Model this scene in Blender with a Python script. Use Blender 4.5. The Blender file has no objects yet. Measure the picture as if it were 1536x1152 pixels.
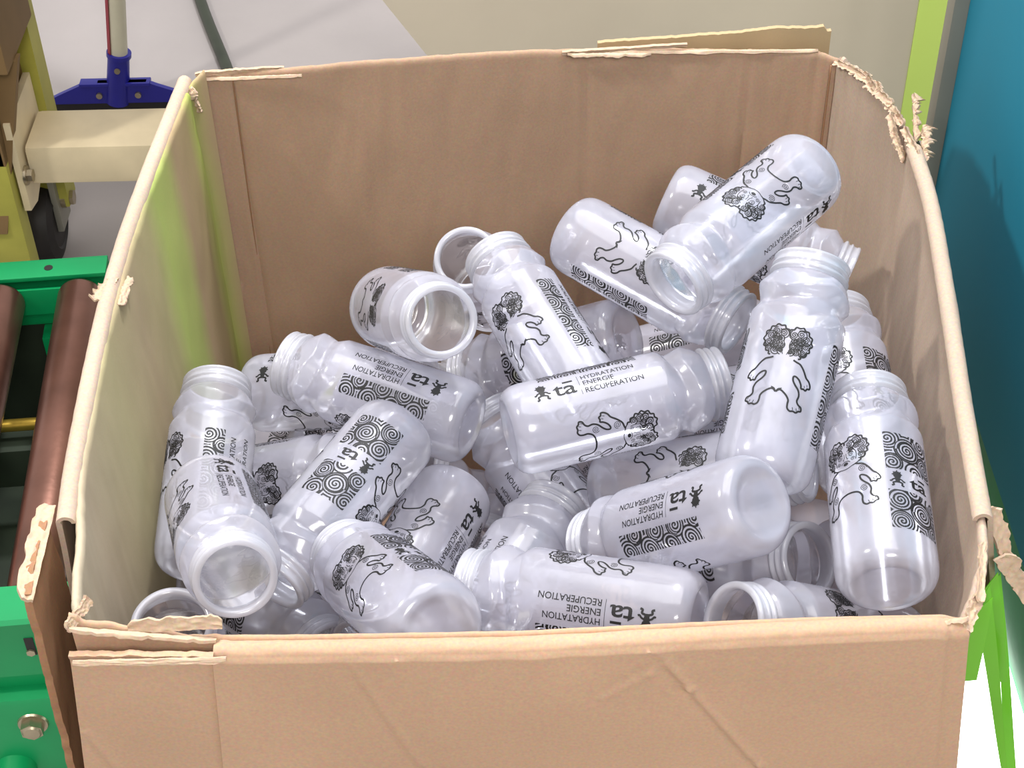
import bpy, bmesh, math, random
from mathutils import Vector, Matrix, Euler, noise

# ------------------------------------------------------------------ camera, world, lights
scene = bpy.context.scene
COL = scene.collection
scene.view_settings.view_transform = 'Standard'
scene.view_settings.look = 'None'
scene.view_settings.exposure = 0.0
scene.view_settings.gamma = 1.0
scene.view_settings.use_curve_mapping = False
scene.cycles.transparent_max_bounces = 24
scene.cycles.max_bounces = 10
scene.cycles.diffuse_bounces = 5
scene.cycles.transmission_bounces = 8
scene.cycles.caustics_reflective = False
scene.cycles.caustics_refractive = False

cam_data = bpy.data.cameras.new('camera')
cam_data.sensor_width = 36.0
cam_data.lens = 36.0 * 2500.0 / 1536.0
cam = bpy.data.objects.new('camera', cam_data)
COL.objects.link(cam)
TH, RO = math.radians(42), math.radians(1.25)
right = Vector((1, 0, 0)); fwd = Vector((0, math.cos(TH), -math.sin(TH))); up = Vector((0, math.sin(TH), math.cos(TH)))
cr = right * math.cos(RO) - up * math.sin(RO)
cu = up * math.cos(RO) + right * math.sin(RO)
cm = Matrix((cr, cu, -fwd)).transposed().to_4x4()
cm.translation = Vector((0, 0, 1.70))
cam.matrix_world = cm
scene.camera = cam

world = bpy.data.worlds.new('workshop_ambient')
scene.world = world
world.use_nodes = True
world.node_tree.nodes['Background'].inputs[0].default_value = (1.0, 0.97, 0.95, 1)
world.node_tree.nodes['Background'].inputs[1].default_value = 0.76


def area_light(name, loc, target, sx, sy, power, color):
    d = bpy.data.lights.new(name, 'AREA')
    d.shape = 'RECTANGLE'; d.size = sx; d.size_y = sy
    d.energy = power; d.color = color
    o = bpy.data.objects.new(name, d); COL.objects.link(o)
    o.location = loc
    o.rotation_euler = (Vector(target) - Vector(loc)).to_track_quat('-Z', 'Y').to_euler()
    return o


area_light('ceiling_lamp_left', (-2.1, 0.9, 3.1), (0, 1.1, 0.8), 0.22, 0.22, 46, (1.0, 0.97, 0.92))
area_light('ceiling_lamp_overhead', (0.22, 2.25, 3.1), (0, 1.0, 0.8), 0.20, 0.26, 60, (0.96, 0.97, 1.0))
area_light('soft_fill_overhead', (0.1, 1.5, 3.5), (0, 1.05, 0.7), 2.4, 2.4, 84, (0.97, 0.97, 1.0))  # added soft fill that brightens the bottles, no real fixture
area_light('front_fill', (0.3, -1.3, 2.9), (0, 0.8, 0.7), 0.7, 0.7, 52, (1.0, 0.96, 0.92))  # added fill from the camera side, lifts the box front

# ------------------------------------------------------------------ helpers


def lin(c):
    return tuple(((x / 255) / 12.92 if x / 255 <= 0.04045 else ((x / 255 + 0.055) / 1.055) ** 2.4) for x in c)


def new_mat(name):
    m = bpy.data.materials.new(name); m.use_nodes = True
    nt = m.node_tree
    return m, nt, nt.nodes['Principled BSDF']


def simple(name, rgb, rough=0.6, metal=0.0, var=0.12, scale=18.0, bump=0.0, bscale=200.0, emit=None):
    """procedural paint / metal: base colour with a soft noise variation and a fine bump"""
    m, nt, b = new_mat(name)
    c = lin(rgb)
    tc = nt.nodes.new('ShaderNodeTexCoord')
    nz = nt.nodes.new('ShaderNodeTexNoise'); nz.inputs['Scale'].default_value = scale; nz.inputs['Detail'].default_value = 6
    rp = nt.nodes.new('ShaderNodeValToRGB')
    rp.color_ramp.elements[0].position = 0.3; rp.color_ramp.elements[1].position = 0.7
    rp.color_ramp.elements[0].color = tuple(x * (1 - var) for x in c) + (1,)
    rp.color_ramp.elements[1].color = tuple(min(1, x * (1 + var)) for x in c) + (1,)
    nt.links.new(tc.outputs['Object'], nz.inputs['Vector'])
    nt.links.new(nz.outputs['Fac'], rp.inputs['Fac'])
    nt.links.new(rp.outputs['Color'], b.inputs['Base Color'])
    b.inputs['Roughness'].default_value = rough
    b.inputs['Metallic'].default_value = metal
    if bump:
        n2 = nt.nodes.new('ShaderNodeTexNoise'); n2.inputs['Scale'].default_value = bscale; n2.inputs['Detail'].default_value = 4
        bp = nt.nodes.new('ShaderNodeBump'); bp.inputs['Strength'].default_value = bump; bp.inputs['Distance'].default_value = 0.001
        nt.links.new(tc.outputs['Object'], n2.inputs['Vector'])
        nt.links.new(n2.outputs['Fac'], bp.inputs['Height'])
        nt.links.new(bp.outputs['Normal'], b.inputs['Normal'])
    if emit:
        b.inputs['Emission Color'].default_value = lin(rgb) + (1,)
        b.inputs['Emission Strength'].default_value = emit
    return m


def cardboard(name, rgb, axis=0, tint=None, flute=0.25):
    """kraft board: mottled paper colour, fibre grain, faint flute lines across `axis`"""
    m, nt, b = new_mat(name)
    N = nt.nodes.new; L = nt.links.new
    c = lin(rgb)
    tc = N('ShaderNodeTexCoord')
    nz = N('ShaderNodeTexNoise'); nz.inputs['Scale'].default_value = 7; nz.inputs['Detail'].default_value = 8
    L(tc.outputs['Object'], nz.inputs['Vector'])
    rp = N('ShaderNodeValToRGB')
    rp.color_ramp.elements[0].position = 0.3; rp.color_ramp.elements[1].position = 0.72
    rp.color_ramp.elements[0].color = tuple(x * 0.93 for x in c) + (1,)
    rp.color_ramp.elements[1].color = tuple(x * 1.06 for x in c) + (1,)
    L(nz.outputs['Fac'], rp.inputs['Fac'])
    fine = N('ShaderNodeTexNoise'); fine.inputs['Scale'].default_value = 420; fine.inputs['Detail'].default_value = 3
    L(tc.outputs['Object'], fine.inputs['Vector'])
    mx = N('ShaderNodeMix'); mx.data_type = 'RGBA'; mx.blend_type = 'OVERLAY'; mx.inputs[0].default_value = 0.22
    L(rp.outputs['Color'], mx.inputs[6]); L(fine.outputs['Color'], mx.inputs[7])
    col = mx.outputs[2]
    bw = N('ShaderNodeRGBToBW')
    mx2 = N('ShaderNodeMix'); mx2.data_type = 'RGBA'; mx2.blend_type = 'MULTIPLY'; mx2.inputs[0].default_value = 0.0
    sep = N('ShaderNodeSeparateXYZ'); L(tc.outputs['Object'], sep.inputs[0])
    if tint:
        # green light cast painted as bands down the board, at fixed places along it
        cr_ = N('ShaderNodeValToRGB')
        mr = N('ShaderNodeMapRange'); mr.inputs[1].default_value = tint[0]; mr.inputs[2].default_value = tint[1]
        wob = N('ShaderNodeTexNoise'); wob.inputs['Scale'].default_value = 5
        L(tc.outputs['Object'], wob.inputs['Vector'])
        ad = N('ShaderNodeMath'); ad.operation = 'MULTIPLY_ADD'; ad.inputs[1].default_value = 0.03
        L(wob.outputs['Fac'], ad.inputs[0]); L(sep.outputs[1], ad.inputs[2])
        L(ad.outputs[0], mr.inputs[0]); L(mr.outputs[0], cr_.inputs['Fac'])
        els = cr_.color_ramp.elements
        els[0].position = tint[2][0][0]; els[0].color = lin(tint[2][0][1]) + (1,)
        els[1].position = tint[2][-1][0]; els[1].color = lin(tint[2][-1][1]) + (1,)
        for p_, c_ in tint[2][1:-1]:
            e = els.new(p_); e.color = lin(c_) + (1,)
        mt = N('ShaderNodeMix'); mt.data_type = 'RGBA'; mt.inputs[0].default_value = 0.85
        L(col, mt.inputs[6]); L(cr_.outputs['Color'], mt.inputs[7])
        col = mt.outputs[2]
    L(col, b.inputs['Base Color'])
    b.inputs['Roughness'].default_value = 0.88
    b.inputs['Specular IOR Level'].default_value = 0.25
    wv = N('ShaderNodeTexWave'); wv.bands_direction = 'X' if axis == 0 else 'Y'
    wv.inputs['Scale'].default_value = 14; wv.inputs['Distortion'].default_value = 2.2; wv.inputs['Detail'].default_value = 3
    wv.inputs['Detail Scale'].default_value = 0.6
    mp = N('ShaderNodeMapping'); mp.inputs['Scale'].default_value = (1, 1, 0.12)
    L(tc.outputs['Object'], mp.inputs[0]); L(mp.outputs[0], wv.inputs['Vector'])
    b1 = N('ShaderNodeBump'); b1.inputs['Strength'].default_value = flute; b1.inputs['Distance'].default_value = 0.0016
    L(wv.outputs['Fac'], b1.inputs['Height'])
    b2 = N('ShaderNodeBump'); b2.inputs['Strength'].default_value = 0.25; b2.inputs['Distance'].default_value = 0.0006
    L(fine.outputs['Fac'], b2.inputs['Height']); L(b1.outputs['Normal'], b2.inputs['Normal'])
    L(b2.outputs['Normal'], b.inputs['Normal'])
    return m


def plastic(name, rgb, solid, gloss_rough=0.13):
    """milky translucent polypropylene: diffuse + translucent, partly see-through, glossy skin"""
    m = bpy.data.materials.new(name); m.use_nodes = True
    nt = m.node_tree; nt.nodes.clear(); N = nt.nodes.new; L = nt.links.new
    c = lin(rgb) + (1,)
    df = N('ShaderNodeBsdfDiffuse'); df.inputs[0].default_value = c
    tl = N('ShaderNodeBsdfTranslucent'); tl.inputs[0].default_value = c
    m1 = N('ShaderNodeMixShader'); m1.inputs[0].default_value = 0.52
    L(df.outputs[0], m1.inputs[1]); L(tl.outputs[0], m1.inputs[2])
    tr = N('ShaderNodeBsdfTransparent'); tr.inputs[0].default_value = (0.95, 0.96, 1.0, 1)
    tc = N('ShaderNodeTexCoord'); nz = N('ShaderNodeTexNoise'); nz.inputs['Scale'].default_value = 22; nz.inputs['Detail'].default_value = 3
    L(tc.outputs['Object'], nz.inputs['Vector'])
    mr = N('ShaderNodeMapRange'); mr.inputs[1].default_value = 0.3; mr.inputs[2].default_value = 0.7
    mr.inputs[3].default_value = solid - 0.05; mr.inputs[4].default_value = solid + 0.05
    L(nz.outputs['Fac'], mr.inputs[0])
    m2 = N('ShaderNodeMixShader'); L(mr.outputs[0], m2.inputs[0])
    L(tr.outputs[0], m2.inputs[1]); L(m1.outputs[0], m2.inputs[2])
    gl = N('ShaderNodeBsdfGlossy'); gl.inputs['Roughness'].default_value = gloss_rough
    gl.inputs[0].default_value = (1, 1, 1, 1)
    fr = N('ShaderNodeFresnel'); fr.inputs[0].default_value = 1.48
    ma = N('ShaderNodeMath'); ma.operation = 'MULTIPLY_ADD'; ma.inputs[1].default_value = 0.75; ma.inputs[2].default_value = 0.022
    L(fr.outputs[0], ma.inputs[0])
    m3 = N('ShaderNodeMixShader'); L(ma.outputs[0], m3.inputs[0]); L(m2.outputs[0], m3.inputs[1]); L(gl.outputs[0], m3.inputs[2])
    out = N('ShaderNodeOutputMaterial'); L(m3.outputs[0], out.inputs[0])
    return m


def obj(name, bm, mat, parent=None, smooth=True, angle=None):
    me = bpy.data.meshes.new(name)
    bm.normal_update()
    bm.to_mesh(me); bm.free()
    if smooth:
        me.shade_smooth()
        if angle:
            me.set_sharp_from_angle(angle=math.radians(angle))
    if mat:
        me.materials.append(mat)
    o = bpy.data.objects.new(name, me)
    COL.objects.link(o)
    if parent:
        o.parent = parent
    return o


def tag(o, label=None, cat=None, group=None, kind=None):
    if label: o['label'] = label
    if cat: o['category'] = cat
    if group: o['group'] = group
    if kind: o['kind'] = kind
    return o


def empty(name, loc, rot=(0, 0, 0)):
    o = bpy.data.objects.new(name, None); COL.objects.link(o)
    o.location = loc; o.rotation_euler = rot
    o.empty_display_size = 0.05
    return o


def box(bm, x0, x1, y0, y1, z0, z1, bev=0.0, M=None):
    r = bmesh.ops.create_cube(bm, size=1.0)
    vs = r['verts']
    bmesh.ops.scale(bm, vec=(x1 - x0, y1 - y0, z1 - z0), verts=vs)
    bmesh.ops.translate(bm, vec=((x0 + x1) / 2, (y0 + y1) / 2, (z0 + z1) / 2), verts=vs)
    if bev:
        es = list({e for v in vs for e in v.link_edges})
        rr = bmesh.ops.bevel(bm, geom=es, offset=bev, segments=2, affect='EDGES', profile=0.7)
        vs = list({v for v in rr['verts']} | {v for v in vs if v.is_valid})
    if M is not None:
        bmesh.ops.transform(bm, matrix=M, verts=vs)
    return vs


def cyl(bm, p0, p1, r0, r1=None, seg=32, cap=True):
    p0 = Vector(p0); p1 = Vector(p1); r1 = r0 if r1 is None else r1
    d = p1 - p0
    M = Matrix.Translation((p0 + p1) / 2) @ d.to_track_quat('Z', 'Y').to_matrix().to_4x4()
    return bmesh.ops.create_cone(bm, cap_ends=cap, segments=seg, radius1=r0, radius2=r1, depth=d.length, matrix=M)['verts']


def lathe(bm, prof, seg=64, fn=None, M=None):
    rings = []
    for (r, z) in prof:
        if r < 1e-6:
            rings.append([bm.verts.new((0, 0, z))]); continue
        ring = []
        for i in range(seg):
            a = 2 * math.pi * i / seg
            rr = fn(r, z, a) if fn else r
            ring.append(bm.verts.new((rr * math.cos(a), rr * math.sin(a), z)))
        rings.append(ring)
    for A, B in zip(rings, rings[1:]):
        for i in range(seg):
            j = (i + 1) % seg
            if len(A) == 1:
                bm.faces.new((A[0], B[j], B[i]))
            elif len(B) == 1:
                bm.faces.new((A[i], A[j], B[0]))
            else:
                bm.faces.new((A[i], A[j], B[j], B[i]))
    if M is not None:
        bmesh.ops.transform(bm, matrix=M, verts=bm.verts)


def prism(bm, pts, d):
    """closed outline pts (3D) pushed along vector d"""
    d = Vector(d)
    a = [bm.verts.new(p) for p in pts]; b = [bm.verts.new(Vector(p) + d) for p in pts]
    bm.faces.new(a[::-1]); bm.faces.new(b)
    n = len(pts)
    for i in range(n):
        bm.faces.new((a[i], a[(i + 1) % n], b[(i + 1) % n], b[i]))
    bmesh.ops.recalc_face_normals(bm, faces=bm.faces)


def tube(bm, pts, r, seg=12):
    pts = [Vector(p) for p in pts]
    rings = []
    for i, p in enumerate(pts):
        t = (pts[min(i + 1, len(pts) - 1)] - pts[max(i - 1, 0)]).normalized()
        s = t.cross(Vector((0, 0, 1)))
        if s.length < 1e-3: s = t.cross(Vector((0, 1, 0)))
        s.normalize(); q = s.cross(t)
        rings.append([bm.verts.new(p + (s * math.cos(2 * math.pi * k / seg) + q * math.sin(2 * math.pi * k / seg)) * r) for k in range(seg)])
    for A, B in zip(rings, rings[1:]):
        for k in range(seg):
            bm.faces.new((A[k], A[(k + 1) % seg], B[(k + 1) % seg], B[k]))
    bm.faces.new(rings[0]); bm.faces.new(rings[-1][::-1])
    bmesh.ops.recalc_face_normals(bm, faces=bm.faces)


def spline(pts, n):
    """Catmull-Rom through pts, n samples"""
    pts = [Vector(p) for p in pts]
    out = []
    segs = len(pts) - 1
    for k in range(n + 1):
        t = k / n * segs; i = min(int(t), segs - 1); t -= i
        p0 = pts[max(i - 1, 0)]; p1 = pts[i]; p2 = pts[i + 1]; p3 = pts[min(i + 2, segs)]
        out.append(0.5 * ((2 * p1) + (-p0 + p2) * t + (2 * p0 - 5 * p1 + 4 * p2 - p3) * t * t + (-p0 + 3 * p1 - 3 * p2 + p3) * t ** 3))
    return out


def shell(bm, grid_a, grid_b):
    """closed solid between two point grids of equal size"""
    nu = len(grid_a); nv = len(grid_a[0])
    A = [[bm.verts.new(p) for p in row] for row in grid_a]
    B = [[bm.verts.new(p) for p in row] for row in grid_b]
    for i in range(nu - 1):
        for j in range(nv - 1):
            bm.faces.new((A[i][j], A[i + 1][j], A[i + 1][j + 1], A[i][j + 1]))
            bm.faces.new((B[i][j + 1], B[i + 1][j + 1], B[i + 1][j], B[i][j]))
    for i in range(nu - 1):
        bm.faces.new((A[i][0], B[i][0], B[i + 1][0], A[i + 1][0]))
        bm.faces.new((A[i + 1][-1], B[i + 1][-1], B[i][-1], A[i][-1]))
    for j in range(nv - 1):
        bm.faces.new((A[0][j + 1], B[0][j + 1], B[0][j], A[0][j]))
        bm.faces.new((A[-1][j], B[-1][j], B[-1][j + 1], A[-1][j + 1]))
    bmesh.ops.recalc_face_normals(bm, faces=bm.faces)


def nz(x, y=0.0, z=0.0):
    return noise.noise(Vector((x, y, z)))


# ------------------------------------------------------------------ materials
M_card = cardboard('kraft_cardboard', (180, 149, 123), 0, flute=0.10)
M_card_in = cardboard('kraft_cardboard_inside', (168, 138, 114), 0, flute=0.02)
M_card_side = cardboard('kraft_cardboard_side', (178, 158, 140), 1, flute=0.10)
M_card_green = cardboard('green_cast_cardboard', (196, 172, 138), 1, flute=0.10,  # yellow-green light cast is put into the board colour
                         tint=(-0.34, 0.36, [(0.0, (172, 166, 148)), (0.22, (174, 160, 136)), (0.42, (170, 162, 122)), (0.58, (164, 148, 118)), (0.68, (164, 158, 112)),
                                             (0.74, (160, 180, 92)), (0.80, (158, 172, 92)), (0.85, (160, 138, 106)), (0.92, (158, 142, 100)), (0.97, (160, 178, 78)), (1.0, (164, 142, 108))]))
M_edge = cardboard('torn_paper_edge', (186, 162, 138), 0, flute=0.4)
M_edge_dark = cardboard('cut_corrugated_edge', (146, 110, 82), 0, flute=0.9)
M_bottle = plastic('milky_polypropylene', (238, 237, 252), 0.46, 0.15)
M_neck = plastic('milky_polypropylene_thick', (243, 243, 252), 0.62, 0.15)
M_ink = simple('black_print_ink', (9, 8, 10), 0.62, 0, 0.1)
M_floor = simple('concrete', (168, 161, 159), 0.75, 0, 0.10, 2.2, 0.4, 90)
M_green = simple('green_enamel', (0, 134, 76), 0.42, 0, 0.10, 9, 0.25, 60)
M_steel = simple('worn_roller_steel', (128, 92, 80), 0.30, 0.85, 0.22, 14, 0.15, 120)
M_bolt = simple('zinc_steel', (178, 166, 142), 0.34, 0.9, 0.15, 40)
M_black = simple('black_rubber', (28, 24, 24), 0.6, 0, 0.2, 20)
M_dark = simple('added_dark_sheet', (34, 44, 30), 0.7, 0.2, 0.2, 20)
M_cream = simple('cream_enamel', (196, 186, 168), 0.5, 0, 0.05, 5, 0.2, 60)
M_beam = simple('cream_painted_beam', (216, 200, 166), 0.45, 0, 0.10, 14, 0.3, 80)
M_lime = simple('lime_enamel', (206, 232, 118), 0.5, 0, 0.05, 4)
M_yellow = simple('olive_yellow_enamel', (170, 166, 74), 0.5, 0, 0.14, 12)
M_wood = simple('brown_board', (122, 96, 60), 0.7, 0, 0.16, 8)
M_teal = simple('teal_enamel', (0, 126, 154), 0.70, 0, 0.05, 3)
M_grey = simple('grey_extrusion', (140, 138, 128), 0.45, 0.3, 0.08, 6)
M_blue = simple('blue_plastic', (34, 34, 138), 0.4, 0, 0.10, 12)
M_pole = simple('pale_handle_tube', (196, 192, 170), 0.4, 0, 0.06, 20)
M_red = simple('red_plastic', (140, 26, 44), 0.45, 0, 0.1, 20)
M_hose = simple('dark_green_hose', (44, 50, 36), 0.45, 0, 0.15, 20)
M_brass = simple('brass_rod', (178, 148, 60), 0.35, 0.8, 0.1, 20)
M_lamp = simple('lit_diffuser', (250, 255, 250), 0.5, 0, 0.0, 5, emit=4.0)


def green_film():
    m = bpy.data.materials.new('green_plastic_film'); m.use_nodes = True
    nt = m.node_tree; nt.nodes.clear(); N = nt.nodes.new; L = nt.links.new
    c = lin((150, 228, 64)) + (1,)
    d = N('ShaderNodeBsdfDiffuse'); d.inputs[0].default_value = c
    t = N('ShaderNodeBsdfTranslucent'); t.inputs[0].default_value = c
    mm = N('ShaderNodeMixShader'); mm.inputs[0].default_value = 0.55
    L(d.outputs[0], mm.inputs[1]); L(t.outputs[0], mm.inputs[2])
    g = N('ShaderNodeBsdfGlossy'); g.inputs['Roughness'].default_value = 0.2
    m2 = N('ShaderNodeMixShader'); m2.inputs[0].default_value = 0.06
    L(mm.outputs[0], m2.inputs[1]); L(g.outputs[0], m2.inputs[2])
    o = N('ShaderNodeOutputMaterial'); L(m2.outputs[0], o.inputs[0])
    return m


M_film = green_film()

# ------------------------------------------------------------------ floor
bm = bmesh.new(); box(bm, -4, 4, -1.5, 6, -0.05, 0)
tag(obj('floor', bm, M_floor, smooth=False), kind='structure')

# ------------------------------------------------------------------ cardboard box
BX = empty('cardboard_box', (0.0, 1.04, 0.40))
tag(BX, 'large open kraft cardboard box with torn corners, full of translucent bottles', 'box')
BX_off = Vector((0.0, 1.04, 0.40))
ZB, ZR = 0.40, 0.86


def card_part(name, ga, gb, mat, parent=BX, off=BX_off, angle=40):
    bm_ = bmesh.new()
    sa = [[Vector(p) - off for p in r] for r in ga]; sb = [[Vector(p) - off for p in r] for r in gb]
    shell(bm_, sa, sb)
    return obj(name, bm_, mat, parent, True, angle)


def wall_grid(rim, base, n, nv, z_of_u, thick, rng_seed, wob=0.0015):
    """vertical board following plan polylines (rim at the top, base at the bottom); inner and outer grid.
       the top edge is a rounded fold"""
    R = spline(rim, n); B = spline(base, n)
    ga, gb = [], []
    for i in range(n + 1):
        t = (R[min(i + 1, n)] - R[max(i - 1, 0)]); t.z = 0; t.normalize()
        nrm = Vector((t.y, -t.x, 0))           # outward when the run is clockwise seen from above
        ra, rb = [], []
        zt = z_of_u(i / n)
        for j in range(nv + 1):
            v = j / nv
            vv = 1 - (1 - v) ** 1.8
            p = B[i].lerp(R[i], vv)
            z = ZB + (zt - ZB) * vv
            w = wob * (nz(i * 0.11 + rng_seed, z * 9) + 0.5 * nz(i * 0.4 + rng_seed, z * 20))
            # slight rounding of the fold at the rim
            d = max(0.0, 1 - (zt - z) / 0.006)
            ins = (1 - math.sqrt(max(0, 1 - d * d))) * thick * 0.5
            ra.append(Vector((p.x, p.y, z)) + nrm * (w + ins))
            rb.append(Vector((p.x, p.y, z)) + nrm * (w + thick - ins))
        ga.append(ra); gb.append(rb)
    return ga, gb


def rag(seed, amp, f):
    return lambda u: amp * (nz(u * f + seed) + 0.6 * nz(u * f * 3.1 + seed) + 0.4 * nz(u * f * 9 + seed))


# left side: run from back to front keeps the outward normal at -x
r1 = rag(3.0, 0.0018, 9)
ga, gb = wall_grid([(-0.305, 1.362, 0), (-0.318, 1.20, 0), (-0.322, 1.05, 0), (-0.316, 0.88, 0), (-0.300, 0.76, 0), (-0.293, 0.712, 0)],
                   [(-0.300, 1.362, 0), (-0.300, 1.2, 0), (-0.300, 1.05, 0), (-0.300, 0.88, 0), (-0.298, 0.76, 0), (-0.293, 0.712, 0)],
                   150, 60, lambda u: ZR - 0.006 * (1 - u) + 0.003 * math.sin(u * 3) + r1(u) - (0.010 * max(0, (u - 0.9) * 10)), -0.007, 1.0)
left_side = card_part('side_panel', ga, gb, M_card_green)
tag(left_side, 'inner side panel with yellow-green light cast painted in')

# chamfered back-left corner strip and the back panel
r2 = rag(8.0, 0.0014, 12)
ga, gb = wall_grid([(-0.307, 1.366, 0), (-0.300, 1.379, 0), (-0.289, 1.388, 0)], [(-0.302, 1.366, 0), (-0.296, 1.378, 0), (-0.287, 1.388, 0)],
                   16, 50, lambda u: ZR - 0.012 + 0.016 * u + r2(u), 0.0055, 5.0, 0.0005)
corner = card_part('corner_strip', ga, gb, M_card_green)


def back_rim(u):
    x = -0.289 + u * 0.617
    z = ZR + 0.001 + 0.004 * math.sin(u * 2.6) + r2(u * 3) * 0.5
    if u > 0.92: z -= (u - 0.92) * 0.12
    z -= 0.008 * max(0, 1 - u * 2)
    return z


ga, gb = wall_grid([(-0.289, 1.389, 0), (-0.15, 1.398, 0), (0.02, 1.404, 0), (0.2, 1.399, 0), (0.328, 1.389, 0)],
                   [(-0.287, 1.389, 0), (-0.15, 1.392, 0), (0.02, 1.394, 0), (0.2, 1.393, 0), (0.326, 1.389, 0)],
                   150, 60, back_rim, -0.007, 9.0)


def score(grid, axis_, at, depth, w):
    for row in grid:
        for p in row:
            for a_ in at:
                d = (p[axis_] - a_) / w
                if abs(d) < 3: p.y += depth * math.exp(-d * d)


score(ga, 0, (-0.262, 0.078, 0.235, 0.30), 0.0016, 0.0022)
back_panel = card_part('back_panel', ga, gb, M_card_in)
# dark score lines where the board was creased
bm = bmesh.new()
for xs, w in ((-0.262, 0.0016), (0.3125, 0.0018)):
    bm = bmesh.new()
    pts = []
    for k in range(40):
        z = 0.853 - k * 0.0105
        pts.append((xs - 0.0001 * k * (1 if xs < 0 else -0.2), 1.3875 - 0.0008 + (0.0045 if xs < 0 else 0.0), z))
    tube(bm, [Vector(p) - BX_off for p in pts], w * 0.5, 6)
    obj('crease', bm, M_edge_dark, back_panel)

# right side, bulging outward; front to back keeps the outward normal at +x
r3 = rag(12.0, 0.0016, 9)


def right_rim(u):
    z = ZR - 0.002 + r3(u)
    if u > 0.86: z += 0.005 * (nz(u * 90) + nz(u * 200)) + 0.004
    if u < 0.10: z -= (0.10 - u) * 0.16
    return z


ga, gb = wall_grid([(0.289, 0.708, 0), (0.314, 0.76, 0), (0.328, 0.88, 0), (0.343, 1.02, 0), (0.356, 1.15, 0), (0.358, 1.25, 0), (0.347, 1.325, 0), (0.318, 1.386, 0)],
                   [(0.289, 0.708, 0), (0.306, 0.76, 0), (0.318, 0.88, 0), (0.322, 1.02, 0), (0.322, 1.15, 0), (0.322, 1.25, 0), (0.320, 1.325, 0), (0.317, 1.386, 0)],
                   170, 60, right_rim, 0.007, 21.0)
right_side = card_part('side_panel', ga, gb, M_card_side)

# bottom and front panel
ga = [[(x, y, ZB) for y in (0.70, 1.0, 1.392)] for x in (-0.30, 0, 0.32)]
gb = [[(x, y, ZB + 0.007) for y in (0.70, 1.0, 1.392)] for x in (-0.30, 0, 0.32)]
card_part('bottom_panel', ga, gb, M_card_in)


def front_rim(u):                                         # u from right (x=.30) to left (x=-.293)
    x = 0.295 - u * 0.588
    drop = 0.011 if -0.2 <= x <= 0 else (0.011 * (1 - x / 0.28) if x > 0 else 0.011 - 0.020 * (-0.2 - x) / 0.09)
    z = 0.852 - drop + 0.001 * math.sin(u * 9)
    if x < -0.19: z += -0.000 + 0.0025 * nz(x * 60) + 0.002 * nz(x * 160)
    if x < -0.28: z += 0.003
    if x > 0.27: z -= (x - 0.27) * 0.3
    return z


ga, gb = wall_grid([(0.295, 0.703, 0), (0.15, 0.706, 0), (0, 0.707, 0), (-0.15, 0.707, 0), (-0.293, 0.710, 0)],
                   [(0.295, 0.703, 0), (0.15, 0.705, 0), (0, 0.705, 0), (-0.15, 0.705, 0), (-0.293, 0.705, 0)],
                   180, 50, front_rim, 0.006, 33.0, 0.0006)
front_panel = card_part('front_panel', ga, gb, M_card)

# the front flap: folded over the rim, hanging down the outside; torn open along its left end
CREASES = [((0.072, 0.858), (0.084, 0.853), 0.0012), ((0.084, 0.853), (0.112, 0.800), 0.0022), ((0.112, 0.800), (0.160, 0.709), 0.0022), ((0.160, 0.709), (0.19, 0.64), 0.0016),
           ((-0.112, 0.843), (-0.066, 0.719), 0.0010), ((0.105, 0.835), (0.085, 0.815), 0.0008), ((0.085, 0.815), (0.055, 0.79), 0.0008),
           ((-0.287, 0.76), (-0.262, 0.70), 0.0012)]
VCREASE = [(-0.203, 0.0005), (-0.262, 0.0003), (-0.06, 0.0002), (0.205, 0.0003), (0.235, 0.0002), (0.268, 0.0003), (0.02, 0.0002)]


def flap_disp(x, z):
    d = 0.0
    for (a, b, amp) in CREASES:
        ax, az = a; bx, bz = b
        L2 = (bx - ax) ** 2 + (bz - az) ** 2
        t = max(0, min(1, ((x - ax) * (bx - ax) + (z - az) * (bz - az)) / L2))
        s = ((x - ax) * (bz - az) - (z - az) * (bx - ax))
        dist = math.hypot(x - ax - t * (bx - ax), z - az - t * (bz - az)) + 0.0007 * nz(x * 70, z * 70)
        d += amp * math.exp(-(dist / 0.0030) ** 2) * (1 if s > 0 else 0.8) - 0.45 * amp * math.exp(-((dist - 0.006) / 0.004) ** 2) * (1 if s > 0 else 0)
    for xs, amp in VCREASE:
        d += amp * math.exp(-((x - xs - 0.004 * nz(z * 6, xs)) / 0.0028) ** 2)
    d += 0.0012 * nz(x * 7, z * 9) + 0.0005 * nz(x * 28, z * 12)
    return d


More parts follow.
